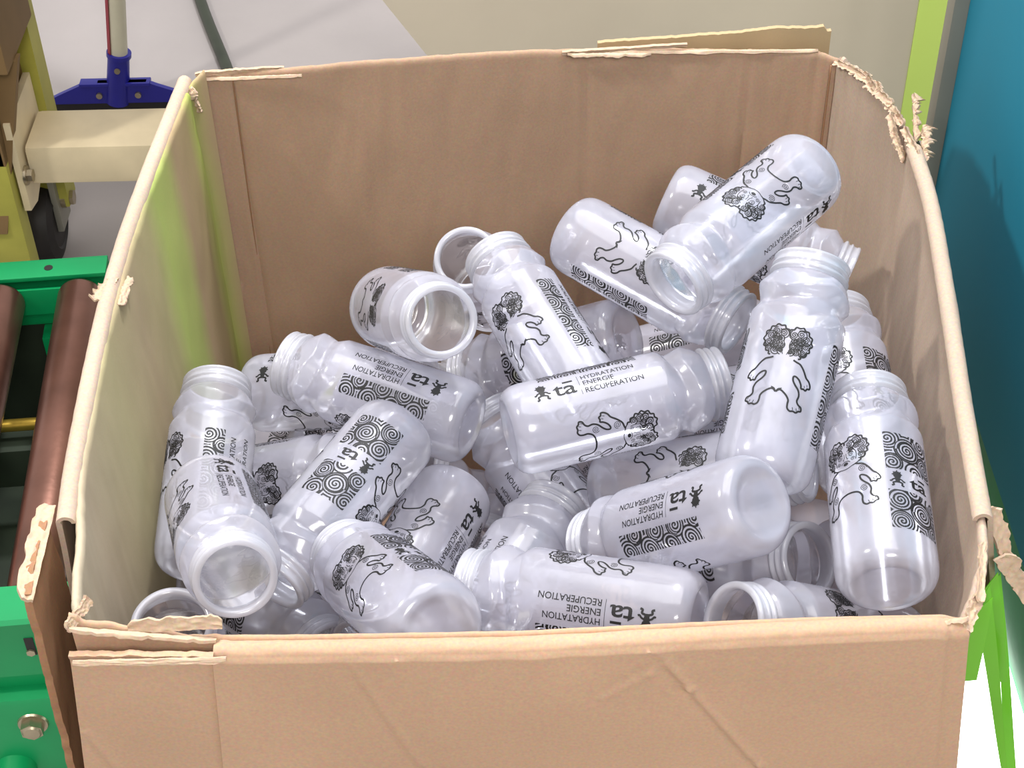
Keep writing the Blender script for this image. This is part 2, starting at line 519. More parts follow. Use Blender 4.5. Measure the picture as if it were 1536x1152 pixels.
def front_flap():
    nx, nz_ = 300, 130
    outer, inner = [], []
    for i in range(nx + 1):
        x = -0.2915 + i / nx * 0.5855
        torn = x < -0.197
        if not torn and -0.2915 + (i - 1) / nx * 0.5855 < -0.197: x = -0.2915 + (i - 1) / nx * 0.5855 - 0.0006
        u = (0.295 - x) / 0.588
        zt = front_rim(max(0, min(1, u))) + 0.0015
        ro, ri = [], []
        if torn:
            ztop = 0.8465 - (x + 0.29) * 0.04 + 0.0022 * nz(x * 70, 4) + 0.0012 * nz(x * 220, 9)
        for j in range(nz_ + 1):
            if torn:
                z = ztop - (j / nz_) * (ztop - 0.60)
                curl = 0.0035 * math.exp(-((ztop - z) / 0.006) ** 2)
                y = 0.6955 - curl - flap_disp(x, z)
                ro.append(Vector((x, y, z)))
                ri.append(Vector((x, y + 0.0045, z)))
            else:
                k = j / nz_
                kf = 0.10
                if k < kf:                               # over the fold
                    a = math.pi * (k / kf)
                    cy = 0.7035 - (0.002 if x < 0.28 else 0); r = 0.0075
                    bl = max(0, min(1, (x + 0.197) / 0.006))
                    y = cy + math.cos(a) * r
                    z = zt - r + math.sin(a) * r
                    w = 0.0006 * nz(x * 30, a) + 0.0005 * nz(x * 110, a * 2)
                    ro.append(Vector((x, y, z + w)))
                    ri.append(Vector((x, cy + math.cos(a) * (r - 0.0035), zt - r + math.sin(a) * (r - 0.0035) + w)))
                else:
                    kk = (k - kf) / (1 - kf)
                    z0 = zt - 0.0075
                    z = z0 - kk * (z0 - 0.60)
                    fade = min(1, kk * 12)
                    y = 0.694 - (0.002 if x < 0.28 else 0) - flap_disp(x, z) * fade - 0.0012 * (1 - fade) * nz(x * 40)
                    sag = 0.004 * max(0, (x - 0.26) / 0.04) ** 2
                    ro.append(Vector((x, y + sag, z))); ri.append(Vector((x, y + 0.0040 + sag, z)))
        outer.append(ro); inner.append(ri)
    split = max(i for i in range(nx + 1) if -0.2915 + i / nx * 0.5855 < -0.197)
    bm_ = bmesh.new()
    for a_, b_ in ((0, split), (split + 1, nx)):
        shell(bm_, [[p - BX_off for p in r] for r in outer[a_:b_ + 1]], [[p - BX_off for p in r] for r in inner[a_:b_ + 1]])
    for v in bm_.verts:
        v.co.x *= 1 + 0.055 * max(0, 0.86 - (v.co.z + ZB)) / 0.15
    return obj('front_flap', bm_, M_card, BX, True, 60)


front_flap_o = front_flap()


def scrap(center, ux, uy, w, h, seed, curl=0.3, thick=0.0028, mat=M_edge, parent=BX, name='torn_edge', rough=0.3, off=BX_off, n=26, m=10):
    """ragged leaf of torn board, w x h metres, spanned by directions ux, uy"""
    ux = Vector(ux).normalized(); uy = Vector(uy).normalized(); un = ux.cross(uy).normalized()
    A, B = [], []
    for i in range(n + 1):
        s = i / n - 0.5
        lo = -0.5 + rough * 0.5 * (nz(i * 0.35 + seed) + 0.6 * nz(i * 1.1 + seed))
        hi = 0.5 + rough * (nz(i * 0.30 + seed + 50) + 0.7 * nz(i * 1.3 + seed))
        env = min(1.0, 0.25 + (1 - abs(2 * s)) * 5) * (0.75 + 0.5 * nz(i * 0.22 + seed, 3.3))
        ra, rb = [], []
        for j in range(m + 1):
            v = lo * 0.8 + (hi * env - lo * 0.8) * j / m
            bend = curl * h * (v * v * 1.6 + 0.25 * nz(s * 6 + seed, v * 4)) + 0.12 * h * nz(s * 17 + seed, v * 5)
            p = Vector(center) + ux * (s * w) + uy * (v * h) + un * bend
            th = thick * (0.6 + 0.5 * abs(nz(i * 0.8, j * 0.8, seed)))
            ra.append(p - un * th / 2 - off); rb.append(p + un * th / 2 - off)
        A.append(ra); B.append(rb)
    bm_ = bmesh.new(); shell(bm_, A, B)
    return obj(name, bm_, mat, parent, True, 50)


# torn leaf standing on the front-left rim, frayed edges along the rims and at the corners
scrap((-0.225, 0.712, 0.8535), (1, 0.02, 0.02), (0, 0.35, 1), 0.062, 0.012, 2.0, 0.15, 0.003, parent=front_panel, rough=0.22)
scrap((-0.245, 0.704, 0.8520), (1, 0.0, -0.16), (0, -0.9, 0.3), 0.095, 0.006, 5.0, 0.3, 0.0035, parent=front_panel)
scrap((-0.288, 0.716, 0.861), (0.5, 1, 0.1), (-0.4, 0.2, 1), 0.026, 0.009, 7.0, 0.3, 0.004, parent=left_side)
scrap((-0.240, 0.6890, 0.8430), (1, 0.0, 0.0), (0, -0.6, -1), 0.10, 0.005, 9.5, 0.3, 0.003, parent=front_flap_o)
scrap((-0.327, 1.055, 0.862), (0.3, 1, 0), (-1, 0, 0.3), 0.030, 0.012, 12.0, 0.4, 0.003, parent=left_side)
scrap((-0.312, 1.060, 0.856), (0.1, 1, 0.0), (1, 0, -0.6), 0.036, 0.009, 13.0, 0.5, 0.002, parent=left_side)
scrap((-0.303, 1.365, 0.842), (0.5, 0.2, 0.9), (0.6, -0.6, 0), 0.030, 0.012, 14.0, 0.5, 0.003, parent=corner)
scrap((-0.297, 1.372, 0.838), (0.2, 0.1, -1), (0.8, -0.4, 0), 0.028, 0.011, 15.0, 0.6, 0.003, parent=corner)
scrap((-0.255, 1.395, 0.857), (1, 0.1, 0.0), (0, -0.3, 1), 0.085, 0.007, 16.0, 0.4, 0.0035, parent=back_panel)
scrap((-0.245, 1.388, 0.853), (1, 0.0, 0.02), (0, -0.8, 0.5), 0.10, 0.005, 17.0, 0.4, 0.0035, parent=back_panel)
scrap((0.115, 1.402, 0.868), (1, 0.0, 0.05), (0, -0.5, 1), 0.12, 0.006, 18.0, 0.4, 0.0035, parent=back_panel)
scrap((0.10, 1.396, 0.865), (1, 0.0, -0.02), (0, -0.9, 0.4), 0.08, 0.007, 19.0, 0.6, 0.003, parent=back_panel)
scrap((0.20, 1.398, 0.8645), (1, -0.03, 0.0), (0, -0.9, 0.5), 0.20, 0.006, 20.0, 0.4, 0.0035, parent=back_panel)
for k, (cx, cy, cz, sx, sy, sz, w, h) in enumerate((
        (0.329, 1.365, 0.862, 0.8, -1, 0.1, 0.045, 0.008), (0.339, 1.345, 0.863, 0.5, -1, 0.1, 0.045, 0.010), (0.346, 1.318, 0.864, 0.35, -1, 0.1, 0.045, 0.011), (0.354, 1.290, 0.863, 0.2, -1, 0, 0.045, 0.010),
        (0.351, 1.268, 0.857, 0.1, -1, -0.5, 0.035, 0.010), (0.360, 1.240, 0.863, 0.1, -1, 0, 0.045, 0.009), (0.352, 1.25, 0.853, 0.3, -0.8, -0.6, 0.030, 0.008))):
    scrap((cx, cy, cz), (sx, sy, sz), (0.4, 0.1, 0.9), w, h, 30.0 + k * 3, 0.7, 0.0035, parent=right_side, rough=0.45, n=34)
scrap((0.300, 0.712, 0.849), (0.5, 0.9, 0.3), (-0.8, 0.3, 0.5), 0.030, 0.010, 51.0, 0.5, 0.0035, parent=right_side)
scrap((0.276, 0.702, 0.849), (1, 0.1, 0.1), (0, -0.6, 0.8), 0.040, 0.006, 53.0, 0.4, 0.0035, parent=front_panel)
scrap((0.310, 0.738, 0.858), (0.25, 1, 0.1), (-0.9, 0, 0.4), 0.05, 0.007, 57.0, 0.4, 0.003, parent=right_side)

# side flaps folded outward over the rims
def side_flap(rim, drop, tilt, sgn, ztop, name, seed, mat, front_raise=None, r=0.007):
    R = spline(rim, 120)
    outer, inner = [], []
    for i, p in enumerate(R):
        t = (R[min(i + 1, 120)] - R[max(i - 1, 0)]); t.z = 0; t.normalize()
        nrm = Vector((t.y, -t.x, 0)) * sgn
        ro, ri = [], []
        zt = ztop(i / 120)
        for j in range(61):
            k = j / 60
            if k < 0.15:
                a = math.pi * k / 0.15
                c = Vector((p.x, p.y, zt - r)) + nrm * 0.0035
                ro.append(c + nrm * (-math.cos(a) * r) + Vector((0, 0, math.sin(a) * r + 0.0006 * nz(i * 0.5, a))))
                ri.append(c + nrm * (-math.cos(a) * (r - 0.003)) + Vector((0, 0, math.sin(a) * (r - 0.003))))
            else:
                kk = (k - 0.15) / 0.85
                z = zt - r - kk * drop(i / 120)
                o_ = tilt(i / 120) * kk + 0.0015 * nz(i * 0.06 + seed, kk * 3)
                b = Vector((p.x, p.y, z)) + nrm * (0.0035 + r + o_)
                ro.append(b); ri.append(b - nrm * 0.004)
        outer.append(ro); inner.append(ri)
    bm_ = bmesh.new(); shell(bm_, [[q - BX_off for q in r_] for r_ in outer], [[q - BX_off for q in r_] for r_ in inner])
    return obj(name, bm_, mat, BX, True, 50)


lf = side_flap([(-0.3035, 1.385, 0), (-0.3165, 1.20, 0), (-0.3205, 1.05, 0), (-0.3145, 0.88, 0), (-0.3085, 0.80, 0)],
               lambda u: 0.20, lambda u: 0.004 + 0.006 * u, -1 * -1, lambda u: ZR + 0.0045 - 0.006 * (1 - u) + 0.003 * math.sin(u * 3) + 0.0005 * nz(u * 60), 'side_flap', 3.0, M_card_side)
# the loosened front end of the left flap stands away from the corner
ga, gb = [], []
for i in range(31):
    s = i / 30
    ra, rb = [], []
    for j in range(61):
        k = j / 60
        x = -0.325 - 0.002 * math.sin(s * 3) + 0.004 * k + 0.0012 * nz(s * 4, k * 8)
        y = 0.80 - s * (0.062 + 0.035 * k) + 0.002 * nz(k * 30, 5) * s
        z = 0.862 - 0.006 * s + 0.003 * nz(s * 7, 3) - k * 0.24
        ra.append((x - 0.0045, y, z)); rb.append((x + 0.001, y, z))
    ga.append(ra); gb.append(rb)
loose = card_part('loose_corner', ga, gb, M_edge_dark, parent=lf)
scrap((-0.3285, 0.775, 0.8580), (0.02, 1, 0.10), (-1, 0, 0.35), 0.080, 0.016, 61.0, 0.1, 0.005, parent=lf, rough=0.08)

rf = side_flap([(0.3185, 0.785, 0), (0.3300, 0.90, 0), (0.3435, 1.02, 0), (0.3565, 1.15, 0), (0.3585, 1.235, 0)],
               lambda u: 0.17, lambda u: 0.034 - 0.02 * u, 1, lambda u: ZR + 0.004 + 0.0006 * nz(u * 60), 'side_flap', 8.0, M_card_side)
scrap((0.338, 0.785, 0.838), (0.35, -0.5, -0.9), (0.9, 0.4, 0.1), 0.050, 0.014, 71.0, 0.3, 0.004, parent=rf)
scrap((0.352, 0.770, 0.812), (0.5, -0.2, -0.7), (0.9, 0.2, 0.4), 0.050, 0.018, 73.0, 0.3, 0.004, parent=rf)
scrap((0.366, 1.262, 0.874), (0.05, 0.9, 0.7), (0.6, -0.3, 0.5), 0.045, 0.008, 75.0, 0.8, 0.004, parent=rf, rough=0.8, n=34)
scrap((0.371, 1.235, 0.864), (0.1, 0.8, 0.5), (0.8, -0.3, 0.4), 0.036, 0.010, 77.0, 0.8, 0.004, parent=rf, rough=0.8, n=34)
# far flap folded outward and sticking up a little behind the back panel
ga, gb = [], []
for i in range(61):
    s = i / 60; x = 0.09 + s * 0.225
    ra, rb = [], []
    zt = 0.8655 + 0.014 * s + 0.003 * nz(s * 6, 7) + 0.0012 * nz(s * 40, 2) - (0.006 if s > 0.97 else 0)
    for j in range(21):
        k = j / 20
        z = 0.70 + (zt - 0.70) * k
        y = 1.408 + 0.008 * k + 0.002 * nz(s * 5, k * 3)
        ra.append((x, y, z)); rb.append((x, y + 0.005, z))
    ga.append(ra); gb.append(rb)
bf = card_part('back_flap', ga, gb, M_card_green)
ga, gb = [], []
for i in range(61):                                       # the fold that carries the back flap
    s = i / 60; x = 0.09 + s * 0.225
    ga.append([(x, 1.402, 0.70), (x, 1.4085, 0.70)])
    gb.append([(x, 1.402, 0.705), (x, 1.4085, 0.705)])
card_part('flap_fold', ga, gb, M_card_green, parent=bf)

# ------------------------------------------------------------------ bottle print artwork (flat, in millimetres)
R_B = 0.037


def ribbon(out, pts, w, closed=False):
    """polyline -> quads in the (u, v) plane"""
    n = len(pts)
    if n < 2: return
    L, Rr = [], []
    for i in range(n):
        a = pts[(i - 1) % n] if (closed or i > 0) else pts[i]
        b = pts[(i + 1) % n] if (closed or i < n - 1) else pts[i]
        dx, dy = b[0] - a[0], b[1] - a[1]
        l = math.hypot(dx, dy) or 1.0
        ww = (w(i / (n - 1)) if callable(w) else w) / 2
        L.append((pts[i][0] - dy / l * ww, pts[i][1] + dx / l * ww))
        Rr.append((pts[i][0] + dy / l * ww, pts[i][1] - dx / l * ww))
    rng = range(n if closed else n - 1)
    for i in rng:
        j = (i + 1) % n
        out.append([L[i], Rr[i], Rr[j], L[j]])


def sm(pts, per=6, closed=False):
    n = len(pts); out = []
    rng = n if closed else n - 1
    g = (lambda k: pts[k % n]) if closed else (lambda k: pts[max(0, min(n - 1, k))])
    for i in range(rng):
        p0, p1, p2, p3 = g(i - 1), g(i), g(i + 1), g(i + 2)
        for s in range(per):
            t = s / per
            out.append(tuple(0.5 * ((2 * p1[c]) + (-p0[c] + p2[c]) * t + (2 * p0[c] - 5 * p1[c] + 4 * p2[c] - p3[c]) * t * t + (-p0[c] + 3 * p1[c] - 3 * p2[c] + p3[c]) * t ** 3) for c in (0, 1)))
    if not closed: out.append(pts[-1])
    return out


def spiral(cx, cy, r, turns, a0, d=1, r_in=0.3, n=None):
    n = n or int(turns * 14) + 4
    return [(cx + (r + (r_in - r) * k / n) * math.cos(a0 + d * 2 * math.pi * turns * k / n), cy + (r + (r_in - r) * k / n) * math.sin(a0 + d * 2 * math.pi * turns * k / n)) for k in range(n + 1)]


def disc(out, cx, cy, r, sx=1.0, n=12):
    out.append([(cx + r * sx * math.cos(2 * math.pi * k / n), cy + r * math.sin(2 * math.pi * k / n)) for k in range(n)])


def figure(front):
    q = []
    half = [(7.5, 39), (10, 38), (13.5, 36.8), (17, 33), (20, 28.5), (22.8, 26.5), (24.6, 23.6), (24.6, 21.2), (22.8, 20.8), (21.6, 19.0), (19.8, 19.6), (18.0, 19.4), (17.2, 22),
            (15, 25.2), (12, 27), (10.4, 26.4), (10.8, 23.5), (13.0, 20.5), (16.2, 17.2), (17.6, 13.2), (17.0, 9.2), (18.6, 6.6), (21.2, 5.2), (21.8, 2.6), (19.8, 1.8), (18.2, 0.2), (15.8, 0.6), (13.4, 0.0),
            (11.2, 1.6), (10.6, 4.6), (10.8, 8.2), (8.8, 12.0), (5.0, 13.8), (0, 14.4)]
    if not front:
        half = half[:30] + [(10.4, 8.0), (7.6, 11.5), (3, 14.2), (0, 12.0)]
    for s in (1, -1):
        ribbon(q, sm([(x * s, y) for x, y in half], 4), 1.45)
        for fx, fy in ((18.4, 1.6), (20.4, 3.4), (15.4, 1.4)):
            ribbon(q, [(s * fx, fy), (s * (fx - 0.7), fy + 2.0)], 0.55)
        for fx, fy in ((22.4, 22.0), (20.4, 20.6)):
            ribbon(q, [(s * fx, fy), (s * (fx - 0.6), fy + 1.8)], 0.5)
        if front:
            ribbon(q, spiral(s * 12.5, 33.0, 3.2, 2.2, 0, s), 0.5)
            ribbon(q, spiral(s * 12.8, 15.0, 3.0, 2.0, 1, s), 0.5)
    if not front:
        ribbon(q, sm([(-4, 15.5), (-1.5, 14.6), (0, 12.8), (1.5, 14.6), (4, 15.5)], 4), 0.8)
    # hair: scalloped outline of two cloud lobes
    hair = []
    sc = [(0, 59), (3, 62.5), (7, 64.5), (11.5, 63.5), (15, 60.5), (17.5, 56), (17.2, 51), (15.4, 46.5), (12.2, 43.2), (10.5, 40.5)]
    for s in (1, -1):
        loop = []
        for (a, b) in zip(sc, sc[1:]):
            mx_, my_ = (a[0] + b[0]) / 2, (a[1] + b[1]) / 2
            dx, dy = b[0] - a[0], b[1] - a[1]; l = math.hypot(dx, dy)
            loop += [a, (mx_ - dy / l * l * 0.33 * 1, my_ + dx / l * l * 0.33)]
        loop.append(sc[-1])
        ribbon(q, sm([(s * x, y) for x, y in loop], 4), 1.35)
        rnd = random.Random(5 if front else 9)
        cs = [(4, 58.5, 2.9), (9, 59.8, 3.1), (13.3, 56.3, 3.0), (14.2, 51, 2.8), (12.6, 46.2, 2.5), (9.6, 54.8, 2.4), (5.6, 54.0, 2.0)]
        if not front: cs += [(9.8, 50, 2.8), (5.2, 49.2, 2.6), (8, 45.0, 2.6), (3.6, 44.8, 2.0)]
        for (cx, cy, r) in cs:
            ribbon(q, spiral(s * cx, cy, r, 2.0, rnd.random() * 6, s), 0.75)
            ribbon(q, spiral(s * cx + 0.4, cy - 0.3, r + 1.0, 0.55, rnd.random() * 6, s, r + 0.6), 0.85)
        if not front:
            for k in range(7):
                x0 = 2 + k * 1.7
                ribbon(q, sm([(s * x0 * 0.7, 42 + k * 0.5), (s * (x0 * 0.9 + 1), 46 + k), (s * x0, 50 + k * 0.8), (s * (x0 + 1.2), 55)], 4), 0.55)
    if front:
        for s in (1, -1):                                 # face: brows, swirled eyes, nostrils, cheeks
            ribbon(q, sm([(s * 1.6, 52.5), (s * 4.5, 53.8), (s * 8.2, 51.6), (s * 9.2, 47.5), (s * 8.4, 43)], 4), 0.6)
            ribbon(q, spiral(s * 5.0, 49.0, 2.2, 1.5, 0.4, s), 0.5)
            ribbon(q, sm([(s * 2.4, 50.6), (s * 4.8, 51.6), (s * 7.0, 50.2)], 4), 0.7)
            ribbon(q, spiral(s * 6.2, 44.4, 1.8, 1.6, 0, s), 0.42)
            ribbon(q, sm([(s * 0.9, 51), (s * 0.9, 47.5), (s * 2.0, 46), (s * 1.2, 45.2)], 4), 0.5)
            ribbon(q, sm([(s * 10.6, 40.5), (s * 8.6, 39.2), (s * 5.5, 38.2)], 4), 0.9)
            ribbon(q, sm([(0, 44.0), (s * 2.2, 43.6), (s * 3.8, 42.2)], 4), 0.6)
        disc(q, 0, 41.6, 1.5, 1.4)
        ribbon(q, sm([(-5.5, 38.4), (-2, 37.2), (2, 37.2), (5.5, 38.4)], 4), 0.6)
    return q


def koru(w, h, seeds, pitch=2.7, ink=0.52, dy=0.3, dx=0.22):
    """wave pattern filling a w x h rectangle centred on 0: curls that overlap one another, and bands that
    flow round them; written as thin horizontal runs of ink"""
    q = []

    def black(x, y):
        for (cx, cy, Rr, a0, d) in seeds:
            r = math.hypot(x - cx, y - cy)
            if r < Rr:
                if Rr - r < 0.75: return True
                th = math.atan2(y - cy, x - cx) + a0
                k = min(1.0, (Rr - r) / 4.0)
                return (r / pitch + k * d * th / (2 * math.pi)) % 1.0 < ink
        e = min(math.hypot(x - c[0], y - c[1]) - c[2] for c in seeds)
        return (e / pitch) % 1.0 < 0.22 or (e / pitch) % 1.0 > 0.72
    ny, nx = int(h / dy), int(w / dx)
    for r in range(ny):
        y = -h / 2 + (r + 0.5) * h / ny
        start = None
        for c in range(nx + 1):
            x = -w / 2 + (c + 0.5) * w / nx
            b = c < nx and black(x, y)
            if b and start is None: start = x - w / nx / 2
            if not b and start is not None:
                x1, y0, y1 = x - w / nx / 2, y - h / ny / 2, y + h / ny / 2
                q.append([(start, y0), (x1, y0), (x1, y1), (start, y1)]); start = None
    return q


def man(cx, cy, s):
    """small solid figure with wild hair, standing along +y, height 16*s"""
    q = []
    T = lambda pts: [(cx + x * s, cy + y * s) for x, y in pts]
    disc(q, cx, cy + 10.8 * s, 2.7 * s, 1.25, 16)
    for k, l in enumerate((3.2, 4.4, 3.9, 5.0, 4.2, 5.2, 4.2, 4.8, 3.9, 4.5, 3.2)):
        a = math.radians(-8 + k * 19.6)
        ribbon(q, T([(1.6 * math.cos(a), 11.4 + 1.2 * math.sin(a)), (l * 1.05 * math.cos(a), 11.4 + l * math.sin(a))]), lambda t: (2.1 - 1.2 * t) * s)
    q.append(T([(-2.6, 8.6), (2.6, 8.6), (1.9, 5.6), (2.5, 3.6), (-2.5, 3.6), (-1.9, 5.6)]))
    for d in (1, -1):
        ribbon(q, sm(T([(1.2 * d, 7.8), (3.6 * d, 7.0), (5.4 * d, 5.2), (6.6 * d, 5.6)]), 4), 1.5 * s)
        ribbon(q, sm(T([(1.4 * d, 4.4), (3.9 * d, 3.4), (3.5 * d, 1.2), (5.4 * d, 0.4)]), 4), 1.7 * s)
    return q


def text_faces(body, size, x, y, bold=0.0, sx=1.0, align='LEFT'):
    cu_ = bpy.data.curves.new('lettering', 'FONT')
    cu_.body = body; cu_.size = size; cu_.offset = bold; cu_.align_x = align; cu_.resolution_u = 3
    to = bpy.data.objects.new('lettering', cu_)
    me = bpy.data.meshes.new_from_object(to)
    faces = [[(x + me.vertices[i].co.x * sx, y + me.vertices[i].co.y) for i in p.vertices] for p in me.polygons]
    bpy.data.objects.remove(to); bpy.data.curves.remove(cu_); bpy.data.meshes.remove(me)
    return faces


def width_of(faces):
    xs = [p[0] for f_ in faces for p in f_]
    return min(xs), max(xs)


def fit_text(body, cap, x, y, width, bold=0.0):
    f_ = text_faces(body, cap / 0.70, 0, 0, bold)
    a, b = width_of(f_)
    k = width / (b - a)
    return [[(x + (px - a) * k, y + py) for px, py in ff] for ff in f_]


def logo_ta(x, y, w, h):
    """lower-case t a with a bar over the a"""
    q = fit_text('ta', h * 0.98, x, y, w, 0.26)
    ribbon(q, [(x + w * 0.50, y + h * 0.98), (x + w * 0.95, y + h * 0.98)], h * 0.16)
    return q


# text block in its own frame: X runs along the bottle from base to mouth, Y across
TXT = []
for poly in man(0, 0, 1.0): TXT.append([(px + 22.0 + 7.0, py - 7.5) for px, py in poly])
TXT += logo_ta(38.0, -6.6, 18.5, 12.5)
ribbon(TXT, [(60.0, -10.0), (60.0, 10.0)], 0.35)
TXT += fit_text('HYDRATATION', 4.9, 63.0, 4.6, 43.5, 0.06)
TXT += fit_text('ENERGIE', 4.9, 63.0, -2.3, 25.5, 0.06)
TXT += fit_text('RECUPERATION', 4.9, 63.0, -9.2, 48.0, 0.06)

ART = []                                                   # polygons as (u, v) in mm on the unrolled bottle


def place(polys, deg, v0, rot=False, dv=0.0):
    uc = math.radians(deg) * 37.0
    for p in polys:
        if rot:                                            # reading direction along the axis
            ART.append([(uc - y, x + v0) for x, y in p])
        else:
            ART.append([(uc + x, y + v0) for x, y in p])


place(TXT, 0, 0, True)
place(figure(True), 82, 48)
place(figure(False), 252, 48)
place(koru(17, 82, [(-5, 35, 8.5, 1, 1), (6.5, 25, 7.5, 2, -1), (-6, 13, 9, 0, 1), (6, 3, 8.5, 1, -1), (-6, -9, 8, 3, 1), (6.5, -18, 8.5, 2, -1), (-5, -30, 9, 1, 1), (8, -38, 6.5, 0, -1)]), 324, 71)
place(koru(42, 34, [(-3, 2, 10.5, 2, 1), (14, -6, 8.5, 4, -1), (-18, 11, 9, 0, 1), (11, 13, 9, 3, 1), (-16, -11, 8, 1, -1), (2, -17, 8.5, 2, 1)]), 160, 96)
place(koru(42, 34, [(5, 0, 10.5, 1, -1), (-13, 8, 9, 0, 1), (18, 12, 8.5, 3, 1), (-13, -11, 9, 4, -1), (17, -12, 8.5, 2, -1), (-1, 17, 7.5, 3, 1)]), 160, 43)
blk = []
for poly in man(-13.5, -6.5, 0.86): blk.append(poly)
blk += logo_ta(-4.0, -5.5, 16.5, 10.5)
place(blk, 160, 69.5)


def art_mesh():
    bm_ = bmesh.new()
    for p in ART:
        try:
            bm_.faces.new([bm_.verts.new((x, y, 0)) for x, y in p])
        except ValueError:
            pass
    # cut the flat artwork into narrow strips so that it follows the curve of the wall
    us = [v.co.x for v in bm_.verts]
    u = math.floor(min(us) / 2.6) * 2.6
    while u < max(us):
        near = [f_ for f_ in bm_.faces if min(v.co.x for v in f_.verts) < u < max(v.co.x for v in f_.verts)]
        if near:
            ge = list({e for f_ in near for e in f_.edges}); gv = list({v for f_ in near for v in f_.verts})
            bmesh.ops.bisect_plane(bm_, geom=near + ge + gv, plane_co=(u, 0, 0), plane_no=(1, 0, 0), dist=1e-5)
        u += 2.6
    for v in bm_.verts:
        a = v.co.x / 37.0
        v.co = Vector(((R_B + 0.00018) * math.cos(a), (R_B + 0.00018) * math.sin(a), v.co.y / 1000))
    bm_.normal_update()
    for f_ in bm_.faces:
        c = f_.calc_center_median()
        if f_.normal.x * c.x + f_.normal.y * c.y < 0: f_.normal_flip()
    return bm_


# ------------------------------------------------------------------ bottle: body > printed_design, neck
def groove(r, z, a):
    """grip section: waist and shoulder ridge wander up and down round the bottle, which leaves slanted facets"""
    zmm = z * 1000
    if 129.5 < zmm < 163.5:
        tri = abs(((3 * a / (2 * math.pi) + 0.2) % 1.0) - 0.5) * 4 - 1
        tr2 = abs(((3 * a / (2 * math.pi) + 0.55) % 1.0) - 0.5) * 4 - 1
        zw = 139.0 - 3.2 * tri
        zr = 151.0 + 4.6 * tr2
        knots = [(129.5, 37.0), (132, 36.0), (zw, 31.6 + 0.7 * tr2), (zw + 1.6, 31.8 + 0.7 * tr2), (zr, 35.9), (zr + 1.2, 35.5), (160.5, 31.8), (163.5, 30.0)]
        for (z0, r0), (z1, r1_) in zip(knots, knots[1:]):
            if z0 <= zmm <= z1:
                return (r0 + (r1_ - r0) * (zmm - z0) / (z1 - z0)) / 1000
    return r


body_prof = [(0, 5.2), (12, 4.8), (18, 3.8), (22.5, 2.0), (25.0, 0.5), (26.8, 0.0), (29, 0.5), (31.5, 1.9), (33.8, 4.2), (35.5, 7.4), (36.5, 11.0), (36.9, 15), (37, 20), (37, 32), (37, 50), (37, 70), (37, 90), (37, 110), (37, 124), (37.0, 127), (37.0, 129)]
body_prof += [(33.0, 130.4 + 1.1 * k) for k in range(30)]
body_prof += [(30.0, 163.5), (28.6, 164.6), (28.0, 165.6)]
neck_prof = [(28.0, 165.4), (29.4, 166.4), (30.6, 167.2), (31.0, 168.4), (30.4, 169.5), (28.8, 170.4), (28.5, 171.6), (29.0, 172.4), (30.0, 173.0), (30.2, 174.0), (29.3, 174.9), (28.6, 175.8), (28.6, 178.2),
             (29.4, 179.2), (29.8, 180.4), (29.3, 181.6), (28.0, 182.2), (26.2, 182.2), (24.9, 181.6), (24.2, 180.2), (24.2, 177.5), (25.0, 174.5), (26.0, 171), (26.6, 167.5), (27.4, 165.6)]


def bottle_meshes():
    bm_ = bmesh.new(); lathe(bm_, [(r / 1000, z / 1000) for r, z in body_prof], 96, groove)
    bmesh.ops.recalc_face_normals(bm_, faces=bm_.faces)
    b = bpy.data.meshes.new('body'); bm_.to_mesh(b); bm_.free(); b.shade_smooth(); b.materials.append(M_bottle)
    b.set_sharp_from_angle(angle=math.radians(42))
    bm_ = bmesh.new(); lathe(bm_, [(r / 1000, z / 1000) for r, z in neck_prof], 72)
    n = bpy.data.meshes.new('threaded_neck'); bm_.to_mesh(n); bm_.free(); n.shade_smooth(); n.materials.append(M_neck)
    bm_ = art_mesh()
    a = bpy.data.meshes.new('printed_design'); bm_.to_mesh(a); bm_.free(); a.materials.append(M_ink)
    return b, n, a


